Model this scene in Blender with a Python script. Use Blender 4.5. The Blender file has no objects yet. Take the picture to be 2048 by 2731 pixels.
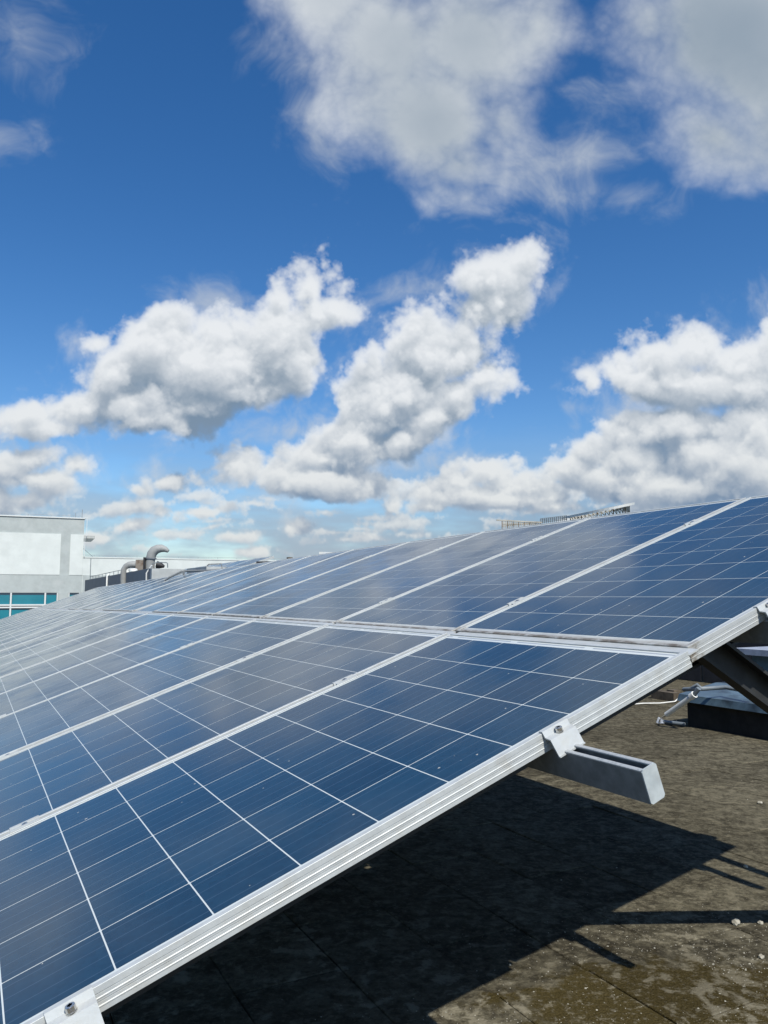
import bpy, bmesh, math, random
from mathutils import Vector, Matrix
random.seed(7)
C = bpy.data.collections.new('place'); bpy.context.scene.collection.children.link(C)
SC = bpy.context.scene

# ------------------------------------------------------------------ camera, sky, sun, exposure
EYE = 1.146
PITCH = math.radians(6.07)
F = 2098.0
cam = bpy.data.cameras.new('camera'); camo = bpy.data.objects.new('camera', cam); C.objects.link(camo)
camo.location = (0, 0, EYE); camo.rotation_euler = (math.radians(90) + PITCH, 0, 0)
cam.sensor_fit = 'VERTICAL'; cam.sensor_height = 24.0; cam.lens = 24.0 * F / 2731.0
cam.clip_start = 0.05; cam.clip_end = 9000
SC.camera = camo
SUNV = Vector((0.304, -0.762, 1.0)).normalized()
SUN_EL = math.asin(SUNV.z); SUN_AZ = math.atan2(SUNV.x, SUNV.y)
sun = bpy.data.lights.new('sun', 'SUN'); suno = bpy.data.objects.new('sun', sun); C.objects.link(suno)
sun.energy = 5.0; sun.angle = math.radians(0.5); sun.color = (1.0, 0.955, 0.87)
suno.rotation_euler = SUNV.to_track_quat('Z', 'Y').to_euler()
SC.view_settings.view_transform = 'Standard'; SC.view_settings.look = 'None'
SC.view_settings.exposure = 0.0; SC.view_settings.gamma = 1.0
SC.view_settings.use_curve_mapping = False
SC.cycles.max_bounces = 6; SC.cycles.diffuse_bounces = 3; SC.cycles.glossy_bounces = 3
SC.cycles.sample_clamp_indirect = 6

def ray(px, py):                       # direction through a photo pixel, scaled to run 1 m forward
    xc = (px - 1024) / F; yc = (py - 1365.5) / F
    y = math.sin(PITCH) * yc + math.cos(PITCH); z = -math.cos(PITCH) * yc + math.sin(PITCH)
    return Vector((xc / y, 1.0, z / y))
def at(px, py, Y):
    return ray(px, py) * Y + Vector((0, 0, EYE))

class NT:                              # terse node building
    def __init__(s, tree): s.t = tree
    def n(s, kind, **kw):
        nd = s.t.nodes.new(kind)
        for k, v in kw.items():
            if k.startswith('i_'): 
                key = k[2:]; key = int(key) if key.isdigit() else key
                s.put(nd, key, v)
            else: setattr(nd, k, v)
        return nd
    def put(s, nd, key, v):
        sock = nd.inputs[key]
        if isinstance(v, bpy.types.NodeSocket): s.t.links.new(v, sock)
        else: sock.default_value = v
    def m(s, op, a, b=0.0, c=None, clamp=False):
        nd = s.n('ShaderNodeMath', operation=op, use_clamp=clamp); s.put(nd, 0, a); s.put(nd, 1, b)
        if c is not None: s.put(nd, 2, c)
        return nd.outputs[0]
    def v(s, op, a, b=(0, 0, 0)):
        nd = s.n('ShaderNodeVectorMath', operation=op); s.put(nd, 0, a)
        if op == 'SCALE': s.put(nd, 3, b)
        elif op not in ('LENGTH', 'NORMALIZE'): s.put(nd, 1, b)
        return nd.outputs['Value'] if op in ('LENGTH', 'DOT_PRODUCT') else nd.outputs[0]
    def ss(s, x, a, b, lo=0.0, hi=1.0, kind='SMOOTHSTEP'):
        nd = s.n('ShaderNodeMapRange', interpolation_type=kind)
        for k, v in zip(('Value', 'From Min', 'From Max', 'To Min', 'To Max'), (x, a, b, lo, hi)): s.put(nd, k, v)
        return nd.outputs['Result']
    def mix(s, fac, a, b, blend='MIX'):
        nd = s.n('ShaderNodeMix', data_type='RGBA', blend_type=blend)
        s.put(nd, 0, fac); s.put(nd, 6, a); s.put(nd, 7, b); return nd.outputs[2]
    def noise(s, vec, scale, detail=4, rough=0.5, out=0, dist=0.0):
        nd = s.n('ShaderNodeTexNoise'); s.put(nd, 'Vector', vec); s.put(nd, 'Scale', scale)
        s.put(nd, 'Detail', detail); s.put(nd, 'Roughness', rough); s.put(nd, 'Distortion', dist); return nd.outputs[out]
    def xyz(s, x=0.0, y=0.0, z=0.0):
        nd = s.n('ShaderNodeCombineXYZ'); s.put(nd, 0, x); s.put(nd, 1, y); s.put(nd, 2, z); return nd.outputs[0]
def rgb(r, g, b): return (r, g, b, 1.0)

world = bpy.data.worlds.new('World'); SC.world = world; world.use_nodes = True
wt = world.node_tree; wt.nodes.clear(); W = NT(wt)
# ---- clouds: a bank of cumulus modelled as a small volume of puffs, lit by the sun, then stored as cover and brightness per direction
import numpy as np
#CLOUDCODE
def _hash(ix, iy, seed):
    h = (ix * 374761393 + iy * 668265263 + seed * 974634777) & 0xFFFFFFFF
    h = ((h ^ (h >> 13)) * 1274126177) & 0xFFFFFFFF
    return (h ^ (h >> 16)) & 0xFFFFFFFF
def perlin(x, y, seed):
    xi = np.floor(x); yi = np.floor(y); fx = (x - xi).astype(np.float32); fy = (y - yi).astype(np.float32)
    xi = xi.astype(np.int64); yi = yi.astype(np.int64)
    x0 = xi.min(); y0 = yi.min(); nx = int(xi.max() - x0) + 2; ny = int(yi.max() - y0) + 2
    gy, gx = np.meshgrid(np.arange(ny) + y0, np.arange(nx) + x0, indexing='ij')
    ang = _hash(gx, gy, seed).astype(np.float64) / 4294967296 * 2 * np.pi
    cx = np.cos(ang).astype(np.float32).ravel(); cy = np.sin(ang).astype(np.float32).ravel()
    idx = (yi - y0) * nx + (xi - x0)
    u = fx * fx * fx * (fx * (fx * 6 - 15) + 10); v = fy * fy * fy * (fy * (fy * 6 - 15) + 10)
    def g(o, dx, dy):
        k = idx + o; return cx[k] * dx + cy[k] * dy
    n00 = g(0, fx, fy); n10 = g(1, fx - 1, fy); n01 = g(nx, fx, fy - 1); n11 = g(nx + 1, fx - 1, fy - 1)
    a = n00 + u * (n10 - n00); b = n01 + u * (n11 - n01); return (a + v * (b - a)) * 1.5
def fbm(x, y, sc, octv, gain, seed, billow=False):
    s = 0; amp = 1.0; tot = 0
    for i in range(octv):
        n = perlin(x * sc + i * 17.3, y * sc - i * 9.1, seed + i)
        if billow: n = np.abs(n) * 2.2 - 0.55
        s = s + n * amp; tot += amp; amp *= gain; sc *= 2.03
    return s / tot ** 0.75
def sstep(x, a, b):
    t = np.clip((x - a) / (b - a), 0, 1); return t * t * (3 - 2 * t)
def blur(A, r):
    if r < 1: return A
    for _ in range(2):
        for ax in (0, 1):
            c = np.cumsum(np.pad(A, [(r + 1, r) if k == ax else (0, 0) for k in (0, 1)], mode='edge'), axis=ax, dtype=np.float64)
            n = A.shape[ax]
            A = (np.take(c, np.arange(2 * r + 1, 2 * r + 1 + n), axis=ax) - np.take(c, np.arange(0, n), axis=ax)) / (2 * r + 1)
    return A.astype(np.float32)
def blobs_field(X, Y, blobs, ksm):
    cur = np.full(X.shape, -9.0, np.float32)
    for (cx, cy, rx, ry, tn) in blobs:
        t = np.radians(tn); c, s = np.cos(t), np.sin(t)
        dx = X - cx; dy = Y - cy
        l = np.sqrt(((dx * c - dy * s) / rx) ** 2 + ((dx * s + dy * c) / ry) ** 2)
        d = (1 - l) * np.sqrt(rx * ry)
        h = np.clip(0.5 + 0.5 * (d - cur) / ksm, 0, 1); cur = cur + (d - cur) * h + ksm * h * (1 - h)
    return cur
_G = None
def perlin3(x, y, z, seed):
    global _G
    if _G is None:
        r = np.random.RandomState(4); p = r.permutation(256); _G = (np.concatenate([p, p, p]).astype(np.int32), r.normal(size=(256, 3)).astype(np.float32))
        _G[1][:] /= np.linalg.norm(_G[1], axis=1, keepdims=True)
    P, G = _G
    x0 = np.floor(x); y0 = np.floor(y); z0 = np.floor(z)
    fx = (x - x0).astype(np.float32); fy = (y - y0).astype(np.float32); fz = (z - z0).astype(np.float32)
    xi = (x0.astype(np.int32) + seed * 31) & 255; yi = y0.astype(np.int32) & 255; zi = z0.astype(np.int32) & 255
    u = fx * fx * (3 - 2 * fx); v = fy * fy * (3 - 2 * fy); w = fz * fz * (3 - 2 * fz)
    A0 = P[xi]; A1 = P[xi + 1]
    out = []
    for dz in (0, 1):
        rows = []
        for dy in (0, 1):
            h0 = P[(P[(A0 + yi + dy) & 255] + zi + dz) & 255]; h1 = P[(P[(A1 + yi + dy) & 255] + zi + dz) & 255]
            g0 = G[h0]; g1 = G[h1]
            n0 = g0[:, 0] * fx + g0[:, 1] * (fy - dy) + g0[:, 2] * (fz - dz)
            n1 = g1[:, 0] * (fx - 1) + g1[:, 1] * (fy - dy) + g1[:, 2] * (fz - dz)
            rows.append(n0 + u * (n1 - n0))
        out.append(rows[0] + v * (rows[1] - rows[0]))
    return (out[0] + w * (out[1] - out[0])) * 1.6
def f3(x, y, z, sc, octv, gain, seed, bil):
    s = 0; amp = 1.; tot = 0
    for i in range(octv):
        n = perlin3(x * sc + 3.1 * i, y * sc, z * sc + 7.7 * i, seed + i)
        if bil: n = np.abs(n) * 2.4 - 0.5
        s = s + n * amp; tot += amp * amp; amp *= gain; sc *= 2.07
    return s
def volume(A, B, blobs, px, nz=28, zs=2.6, seed=1, BIAS=-0.08):
    c = 0.30
    r = np.sqrt(A * A + (B + c) ** 2); U = np.arctan2(A, B + c); Wd = np.log(r)
    L = 0.056 * r
    wx = fbm(U, Wd, 4.0, 3, 0.5, 5); wy = fbm(U, Wd, 4.0, 3, 0.5, 25)
    s2 = blobs_field(A + wx * L * .4, B + wy * L * .4, blobs, 0.010) / L
    zz = np.linspace(-zs, zs, nz).astype(np.float32)
    sl = s2[None] - 0.30 * (zz[:, None, None] ** 2)
    mask = sl > -0.95
    zi, yi, xi = np.nonzero(mask)
    # noise coordinates, one unit = one local puff
    q = 1 / 0.056
    x = U[yi, xi] * q; y = Wd[yi, xi] * q; z = zz[zi]
    bl = f3(x, y, z, 0.75, 6, 0.63, seed, True); fr = f3(x, y, z, 0.45, 5, .62, seed + 20, False)
    # flat, smooth undersides: noise weakens below
    D = sl[mask] - BIAS + bl * 0.36 + fr * 0.46
    rho = np.zeros(sl.shape, np.float32); rho[mask] = np.clip(D * 1.4, 0, 1) ** 1.2
    # sunlight swept down row by row (rows run upward in B)
    n, H, Wn = rho.shape
    stepz = zs * 2 / (nz - 1)                    # in puffs
    dL = (1 / px) / L.mean(axis=1)               # puffs per row
    T = np.zeros_like(rho); S = np.zeros_like(rho)
    tau = np.zeros((n, Wn), np.float32); amb = np.zeros((n, Wn), np.float32)
    for row in range(H - 1, -1, -1):
        d = dL[row]
        tau = tau + rho[:, row, :] * d * 1.27 * 3.4
        T[:, row, :] = tau
        amb = amb * (1 - 0.45 * d) + rho[:, row, :] * d * 2.2; S[:, row, :] = amb
        # drift of the beam: away from the viewer (+z index) and to the left
        f = min(d * 0.75 / stepz, 1.0); g = 0.30
        tau[1:] = tau[1:] * (1 - f) + tau[:-1] * f; tau[0] *= 1 - f
        tau[:, :-1] = tau[:, :-1] * (1 - g) + tau[:, 1:] * g
        if row % 6 == 0:
            amb[:, 1:-1] = (amb[:, :-2] + amb[:, 2:] + amb[:, 1:-1]) / 3
    li = 0.52 * np.exp(-T * 0.60) + 0.46 * np.exp(-T * 0.085) + 0.10 * np.exp(-S * 0.5)
    # view integration, front slice first
    tr = np.ones((H, Wn), np.float32); lum = np.zeros((H, Wn), np.float32)
    for i in range(n):
        a = 1 - np.exp(-rho[i] * stepz * 4.2); lum += tr * a * li[i]; tr *= 1 - a
    al = 1 - tr
    return al, lum / np.maximum(al, 1e-3)
def sky_maps(A, B, CR, SO, VE, px):
    rs = np.random.RandomState(12); low = []
    for _ in range(190):                          # distant small clouds along the horizon
        b = 0.012 + 0.125 * rs.rand() ** 1.15; s = (0.010 + 0.18 * b) * rs.uniform(.5, 1.35)
        low.append((rs.uniform(A.min(), A.max()), b, s * rs.uniform(1.1, 2.6), s * 0.36, rs.uniform(-6, 6)))
    m = B[:, 0] < 0.62; 
    al1, l1 = np.zeros_like(A), np.zeros_like(A); al0, l0 = np.zeros_like(A), np.zeros_like(A)
    al1[m], l1[m] = volume(A[m], B[m], CR, px)
    m2 = B[:, 0] < 0.19
    al0[m2], l0[m2] = volume(A[m2], B[m2], low, px, nz=12, seed=50, BIAS=.5)
    c = .3; r = np.sqrt(A * A + (B + c) ** 2); U = np.arctan2(A, B + c); w = np.log(r); L = .075 * r
    wx = fbm(U, w, 3.0, 4, 0.5, 5); wy = fbm(U, w, 3.0, 4, 0.5, 25)
    fr2 = fbm(U + .05 * wy, w - .05 * wx, 3.6, 8, 0.55, 90)
    b2 = fbm(U, w, 9, 6, .55, 33, True)
    so = blobs_field(A + wx * L * .3, B + wy * L * .3, SO, 0.05) / L
    Ds = so + fr2 * 0.85 + b2 * .30
    asf = sstep(Ds, -0.25, 1.1)
    tk = blur(np.clip(Ds, 0, 6), max(1, int(px * .012)))
    lits = 0.93 - 0.42 * (1 - np.exp(-2.0 * np.clip(tk, 0, 6))) - .12 * sstep(A, .16, .42) * sstep(tk, .1, 1.2) + 0.13 * fr2 * (1 - .6 * sstep(tk, 0.6, 2)) + 0.08 * b2 * (1 - sstep(tk, .4, 1.8)) + 0.14 * fbm(U, w, 2.6, 4, .5, 77)
    vb = blobs_field(A, B, VE, 0.03) / L
    fv = fbm(U + .10 * wx, w + .10 * wy, 4.4, 8, 0.64, 120)
    av = sstep(np.clip(vb, -2, 1.4) * 0.8 + fv * 1.5, -0.2, 1.5) * 0.8
    hb = fbm(A * 5, B * 22, 1.0, 6, .55, 150)
    ah = sstep(B, 0.24, 0.04) * sstep(hb + .9 * sstep(A, -.1, .4) * sstep(B, .26, .2) + .6 * sstep(A, -.42, -.56), -.5, .45) * .88
    a, l = ah, np.full_like(A, .36) + hb * .16
    def over(a0, l0, a1, l1):
        ao = a1 + a0 * (1 - a1); return ao, (l1 * a1 + l0 * a0 * (1 - a1)) / np.maximum(ao, 1e-3)
    a, l = over(a, l, al0 * .85, l0 * .95)
    a, l = over(a, l, av, np.full_like(A, .66))
    a, l = over(a, l, asf * .985, np.clip(lits, 0, 1))
    s1 = blobs_field(A + wx * L * .5, B + wy * L * .5, CR, 0.012) / L
    fe = fbm(U + .06 * wx, w + .06 * wy, 8.5, 8, 0.62, 320)
    fringe = sstep(np.clip(s1, -1.5, .8) * 0.9 + fe * 1.25, -0.35, 1.35) * .72
    a, l = over(a, l, fringe, np.full_like(A, .70) + .08 * fe)
    a, l = over(a, l, al1 * .99, l1 + .05 * fe)
    return a.astype(np.float32), l.astype(np.float32)

# cloud puffs: where they stand in the sky (chart of the northern sky: east/north and up/north), size, turn
SOFT=[(700,0,160,130,20),(850,90,240,190,20),(1010,70,210,220,0),(930,240,215,145,15),(1000,350,115,85,10),(1180,50,60,120,0),(1100,260,90,90,-30),(1010,430,70,40,-20),
 (1600,80,250,240,0),(1540,310,150,110,20),(1420,60,70,120,0),(1700,300,150,140,0)]
CRISP=[(820,870,85,80,-20),(760,950,95,50,-10),(860,960,90,36,-10),(700,990,110,36,0),(690,1040,140,42,4),(1000,760,70,60,-30),(1080,660,50,60,0),
 (300,870,130,50,-5),(430,880,110,50,-8),(520,790,110,80,-20),(620,720,70,60,-20),
 (1480,830,190,52,0),(1600,830,120,60,0),(1480,930,170,45,0),(1600,1010,150,90,0),(1440,1050,180,45,0),(1330,1040,110,30,0),(1230,1020,50,30,0),(1500,1110,160,26,0),
 (1040,1075,150,26,0),(60,930,90,24,0),(20,1010,80,36,0),(90,1040,90,22,0),

 (40,905,85,30,-4),(170,885,85,35,-12),(250,815,90,62,-25),(205,752,40,36,0),(345,765,105,85,-15),(375,705,45,42,0),(460,800,150,100,-15),
 (490,720,75,62,-10),(590,745,100,90,-20),(600,650,24,34,0),(665,608,32,42,20),(722,667,42,38,20),(685,680,50,50,-30),
 (310,905,100,36,-3),(400,915,52,38,15),(510,845,110,50,-18),(575,845,55,34,-20),(645,775,50,60,0),
 (1065,610,75,56,-20),(1135,558,36,38,-30),(1040,680,44,50,-20),(905,712,48,46,0),(925,765,90,78,-20),(800,810,52,58,0),(865,850,100,80,-20),(1045,815,62,44,0),
 (990,850,85,46,-35),(800,915,70,45,-10),(925,905,90,46,-30),(1005,720,36,40,0),
 (520,1010,42,42,0),(610,1025,54,36,0),(700,1042,85,34,5),(770,1048,42,24,10),
 (1285,815,38,40,0),(1350,805,60,50,0),(1430,785,70,52,-15),(1515,745,66,64,0),(1600,780,80,60,0),(1680,740,50,80,0),
 (1350,945,60,36,-10),(1265,988,56,38,0),(1370,1005,100,48,0),(1540,985,140,62,-5),(1640,930,80,80,0),
 (1050,1015,62,30,0),(980,1045,52,30,-10),(1120,1050,74,28,0),(850,1098,24,20,0),(930,1095,46,14,0),(1190,1080,40,16,0),
 (-60,1085,110,46,0),(-150,1060,110,56,0),(-130,1120,150,40,0),(-60,1010,90,30,0),(60,1000,85,26,-3),(160,1010,46,18,0),(45,1082,48,14,0),
 (370,1038,54,22,0),(300,1052,26,14,0),(300,1092,38,16,0),(345,1102,24,18,0),(285,1135,46,16,-15),(440,1106,40,9,0),(640,1138,36,14,0),(780,1156,32,9,0),
 (215,1160,30,10,0),(550,1195,30,8,0),(500,1160,40,8,0),(880,1150,40,7,0),(1200,1100,60,14,0)]
VEIL=[(30,60,130,95,40),(60,120,60,60,60),(140,115,62,40,10),(20,312,85,34,8),(55,60,50,70,30),(1270,190,95,65,0),(1285,335,70,34,-10),(1220,430,40,14,10),(1350,420,60,22,0),(610,110,85,75,0),
 (680,300,60,110,-20),(1000,445,110,50,-10),(1090,395,70,60,-40),(690,885,95,22,0),(1150,925,130,16,-3),(1240,880,90,30,0),(650,930,120,35,0),(480,650,60,30,0),(950,620,22,30,0),(805,715,16,18,0),(880,630,22,16,0),(1140,60,90,120,0),
 (1450,900,220,60,0),(1000,1000,200,30,0),(760,970,120,40,0),(600,1075,120,25,0)]

def chart(x, y):
    r = ray(x * 2048 / 1659.0, y * 2048 / 1659.0); return r.x, r.z
def conv(L_): return [(*chart(x, y), rx * 2048 / 1659.0 / F, ry * 2048 / 1659.0 / F, t) for x, y, rx, ry, t in L_]
def image(name, chans):
    h, w = chans[0].shape; im = bpy.data.images.new(name, w, h, alpha=False, float_buffer=True); im.colorspace_settings.name = 'Non-Color'
    buf = np.ones((h, w, 4), np.float32)
    for i, c_ in enumerate(chans): buf[..., i] = c_
    im.pixels.foreach_set(buf.ravel()); im.update(); im.pack(); return im
PX = 900; A0, A1, B0, B1 = -0.66, 0.66, -0.03, 0.90
ga = A0 + (np.arange(int((A1 - A0) * PX)) + .5) / PX; gb = B0 + (np.arange(int((B1 - B0) * PX)) + .5) / PX
GA, GB = np.meshgrid(ga.astype(np.float32), gb.astype(np.float32))
cov_, lum_ = sky_maps(GA, GB, conv(CRISP), conv(SOFT), conv(VEIL), PX)
IM1 = image('cumulus_bank', [cov_, lum_, np.zeros_like(cov_)])
# everywhere else the same broken cumulus goes on, charted from the zenith
g = (np.arange(900) + .5) / 450 - 1; SX, SY = np.meshgrid(g.astype(np.float32), g.astype(np.float32))
rr = np.sqrt(SX ** 2 + SY ** 2); el = np.clip((1 - rr ** 2) / (1 + rr ** 2), 0, 1); k_ = 1 / (el + .28) / (1 + rr * 0)
qx = SX * 2 / (1 + rr ** 2) * k_; qy = SY * 2 / (1 + rr ** 2) * k_
base = fbm(qx, qy, 1.15, 3, .5, 201); det = fbm(qx, qy, 3.4, 7, .58, 220); bi = fbm(qx, qy, 4.2, 6, .55, 240, True)
D_ = base * 2.4 + det * .8 + bi * .45 - .8
cg = sstep(D_, 0, .75) * .97; lg = np.clip(.80 - .30 * sstep(D_, .4, 2.4) + .14 * bi + .08 * det, 0, 1)
IM2 = image('broken_cumulus', [cg.astype(np.float32), lg.astype(np.float32), np.zeros_like(cg)])
tc = W.n('ShaderNodeTexCoord'); D0 = tc.outputs['Generated']
sp = W.n('ShaderNodeSeparateXYZ'); wt.links.new(D0, sp.inputs[0]); X_, Y_, Z_ = sp.outputs
ym = W.m('MAXIMUM', Y_, 0.05); a_ = W.m('DIVIDE', X_, ym); b_ = W.m('DIVIDE', Z_, ym)
uv1 = W.xyz(W.m('DIVIDE', W.m('SUBTRACT', a_, A0), len(ga) / PX), W.m('DIVIDE', W.m('SUBTRACT', b_, B0), len(gb) / PX), 0.0)
zz_ = W.m('ADD', 1.0, W.m('MAXIMUM', Z_, 0.0))
uv2 = W.xyz(W.m('ADD', W.m('MULTIPLY', W.m('DIVIDE', X_, zz_), .5), .5), W.m('ADD', W.m('MULTIPLY', W.m('DIVIDE', Y_, zz_), .5), .5), 0.0)
def tex(im, uv):
    nd = W.n('ShaderNodeTexImage', extension='EXTEND', interpolation='Cubic'); nd.image = im; W.put(nd, 0, uv)
    s_ = W.n('ShaderNodeSeparateColor'); wt.links.new(nd.outputs[0], s_.inputs[0]); return s_.outputs
t1 = tex(IM1, uv1); t2 = tex(IM2, uv2)
out_ = W.m('MAXIMUM', W.m('MAXIMUM', W.ss(W.m('ABSOLUTE', a_), .57, .65), W.ss(b_, .82, .89)), W.ss(Y_, 0.3, 0.15))
def lerp(f_, p_, q_): return W.m('ADD', p_, W.m('MULTIPLY', f_, W.m('SUBTRACT', q_, p_)))
cov = lerp(out_, t1[0], t2[0]); lit = lerp(out_, t1[1], t2[1])
zc = Z_
lit = W.ss(lit, 0.28, 0.92, 0.0, 1.0, 'LINEAR')
white = W.mix(W.ss(zc, 0.0, 0.3), rgb(0.76, 0.79, 0.79), rgb(0.86, 0.89, 0.92))
shade = W.mix(W.ss(zc, 0.0, 0.35), rgb(0.23, 0.32, 0.46), rgb(0.20, 0.285, 0.38))
ccol = W.mix(lit, shade, white)
sky = W.n('ShaderNodeTexSky', sky_type='NISHITA', sun_disc=False, sun_elevation=SUN_EL, sun_rotation=SUN_AZ,
          altitude=200.0, air_density=1.0, dust_density=0.4, ozone_density=3.0)
hs = W.n('ShaderNodeHueSaturation'); hs.inputs['Saturation'].default_value = 1.31; hs.inputs['Hue'].default_value = 0.505; hs.inputs['Value'].default_value = 1.0
wt.links.new(sky.outputs[0], hs.inputs['Color'])
bgs = W.n('ShaderNodeBackground'); wt.links.new(hs.outputs[0], bgs.inputs[0]); bgs.inputs[1].default_value = 0.128
bgc = W.n('ShaderNodeBackground'); wt.links.new(ccol, bgc.inputs[0]); bgc.inputs[1].default_value = 0.95
mx = W.n('ShaderNodeMixShader'); W.put(mx, 0, cov); wt.links.new(bgs.outputs[0], mx.inputs[1]); wt.links.new(bgc.outputs[0], mx.inputs[2])
wo = W.n('ShaderNodeOutputWorld'); wt.links.new(mx.outputs[0], wo.inputs[0])
world.cycles.sampling_method = 'MANUAL'; world.cycles.sample_map_resolution = 512

# ------------------------------------------------------------------ materials
MATS = {}
def mat(name, col, rough=0.6, metal=0.0, var=0.0, vscale=8.0, bump=0.0, bscale=60.0, spec=0.5, coat=0.0, coords='Object', dirt=None, dscale=5.0, damt=0.5):
    if name in MATS: return MATS[name]
    m = bpy.data.materials.new(name); m.use_nodes = True; t = m.node_tree; N = NT(t)
    b = t.nodes['Principled BSDF']; tcn = N.n('ShaderNodeTexCoord'); v = tcn.outputs[coords]
    col = rgb(*col)
    c = N.n('ShaderNodeRGB'); c.outputs[0].default_value = col; out = c.outputs[0]
    if var:
        nz = N.noise(v, vscale, 6, 0.6)
        out = N.mix(N.ss(nz, 0.3, 0.7), rgb(*[x * (1 - var) for x in col[:3]]), rgb(*[min(1, x * (1 + var)) for x in col[:3]]))
    if dirt:
        dz = N.noise(v, dscale, 7, 0.65)
        out = N.mix(N.m('MULTIPLY', N.ss(dz, 0.48, 0.68), damt), out, rgb(*dirt))
    t.links.new(out, b.inputs['Base Color'])
    b.inputs['Roughness'].default_value = rough; b.inputs['Metallic'].default_value = metal
    b.inputs['Specular IOR Level'].default_value = spec; b.inputs['Coat Weight'].default_value = coat
    if bump:
        bp = N.n('ShaderNodeBump'); bp.inputs['Strength'].default_value = bump; bp.inputs['Distance'].default_value = 0.004
        t.links.new(N.noise(v, bscale, 5, 0.6), bp.inputs['Height']); t.links.new(bp.outputs[0], b.inputs['Normal'])
    MATS[name] = m; return m
ALU = mat('anodised_aluminium', (0.47, 0.495, 0.49), 0.45, 0.10, var=0.07, vscale=30, dirt=(0.38, 0.35, 0.28), dscale=17, damt=0.28, bump=0.08, bscale=220)
ALUD = mat('weathered_aluminium', (0.55, 0.54, 0.49), 0.5, 0.15, var=0.15, vscale=40, dirt=(0.16, 0.12, 0.07), dscale=26, damt=0.9)
GALV = mat('galvanised_steel', (0.20, 0.215, 0.22), 0.5, 0.2, var=0.16, vscale=35, dirt=(0.13, 0.14, 0.145), dscale=20, damt=0.5, bump=0.1)
STEEL = mat('bolt_steel', (0.62, 0.60, 0.55), 0.22, 0.9, var=0.1, vscale=200)
RUST = mat('rusted_steel', (0.20, 0.13, 0.08), 0.8, 0.1, var=0.4, vscale=6)
DUCT = mat('duct_sheet_metal', (0.30, 0.31, 0.30), 0.7, 0.1, var=0.15, vscale=4, dirt=(0.22, 0.2, 0.17), dscale=3, damt=0.5)
WHITEW = mat('white_painted_render', (0.63, 0.67, 0.645), 0.85, var=0.05, vscale=1.5, dirt=(0.52, 0.56, 0.535), dscale=1.1, damt=0.45)
GREYW = mat('grey_painted_render', (0.40, 0.44, 0.43), 0.85, var=0.07, vscale=2.5, dirt=(0.47, 0.50, 0.49), dscale=1.7, damt=0.6)
BOXG = mat('slate_grey', (0.17, 0.19, 0.21), 0.7, var=0.08, vscale=3)
CONC = mat('pale_concrete', (0.42, 0.44, 0.425), 0.85, var=0.14, vscale=2.5, dirt=(0.3, 0.3, 0.28), dscale=3, damt=0.6)
PVC = mat('white_plastic_pipe', (0.75, 0.76, 0.72), 0.4, var=0.08, vscale=20)
GPIPE = mat('grey_pipe', (0.16, 0.19, 0.21), 0.5, var=0.1, vscale=20)
DARK = mat('black_bitumen', (0.012, 0.013, 0.013), 0.85, var=0.5, vscale=9, bump=0.4, bscale=30)
LID = mat('blue_grey_sheet_metal', (0.11, 0.17, 0.21), 0.32, 0.3, var=0.25, vscale=5, dirt=(0.01, 0.01, 0.012), dscale=3, damt=0.7)
CAP = mat('pale_flashing', (0.50, 0.54, 0.62), 0.35, 0.4, var=0.15, vscale=14)
MULL = mat('window_frame_white', (0.64, 0.67, 0.66), 0.5)
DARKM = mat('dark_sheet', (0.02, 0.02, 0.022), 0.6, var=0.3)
TRUSS = mat('bleached_lattice', (0.42, 0.40, 0.34), 0.7, var=0.3, vscale=0.8)
TRUSSD = mat('brown_lattice', (0.20, 0.14, 0.08), 0.7, var=0.3, vscale=0.8)
RIM = mat('white_rim', (0.62, 0.63, 0.60), 0.5)
BLUE = mat('blue_emblem', (0.03, 0.13, 0.45), 0.5)
STONE = mat('pale_stone', (0.34, 0.32, 0.26), 0.9, var=0.25, vscale=30)
WOOD = mat('brown_block', (0.10, 0.08, 0.055), 0.9, var=0.4, vscale=12)

def glass_mat():
    m = bpy.data.materials.new('tinted_window'); m.use_nodes = True; t = m.node_tree; N = NT(t); b = t.nodes['Principled BSDF']
    tcn = N.n('ShaderNodeTexCoord'); nz = N.noise(tcn.outputs['Object'], 1.2, 3, 0.5)
    t.links.new(N.mix(nz, rgb(0.012, 0.15, 0.21), rgb(0.025, 0.24, 0.30)), b.inputs['Base Color'])
    b.inputs['Roughness'].default_value = 0.12; return m
TEAL = glass_mat()

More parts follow.
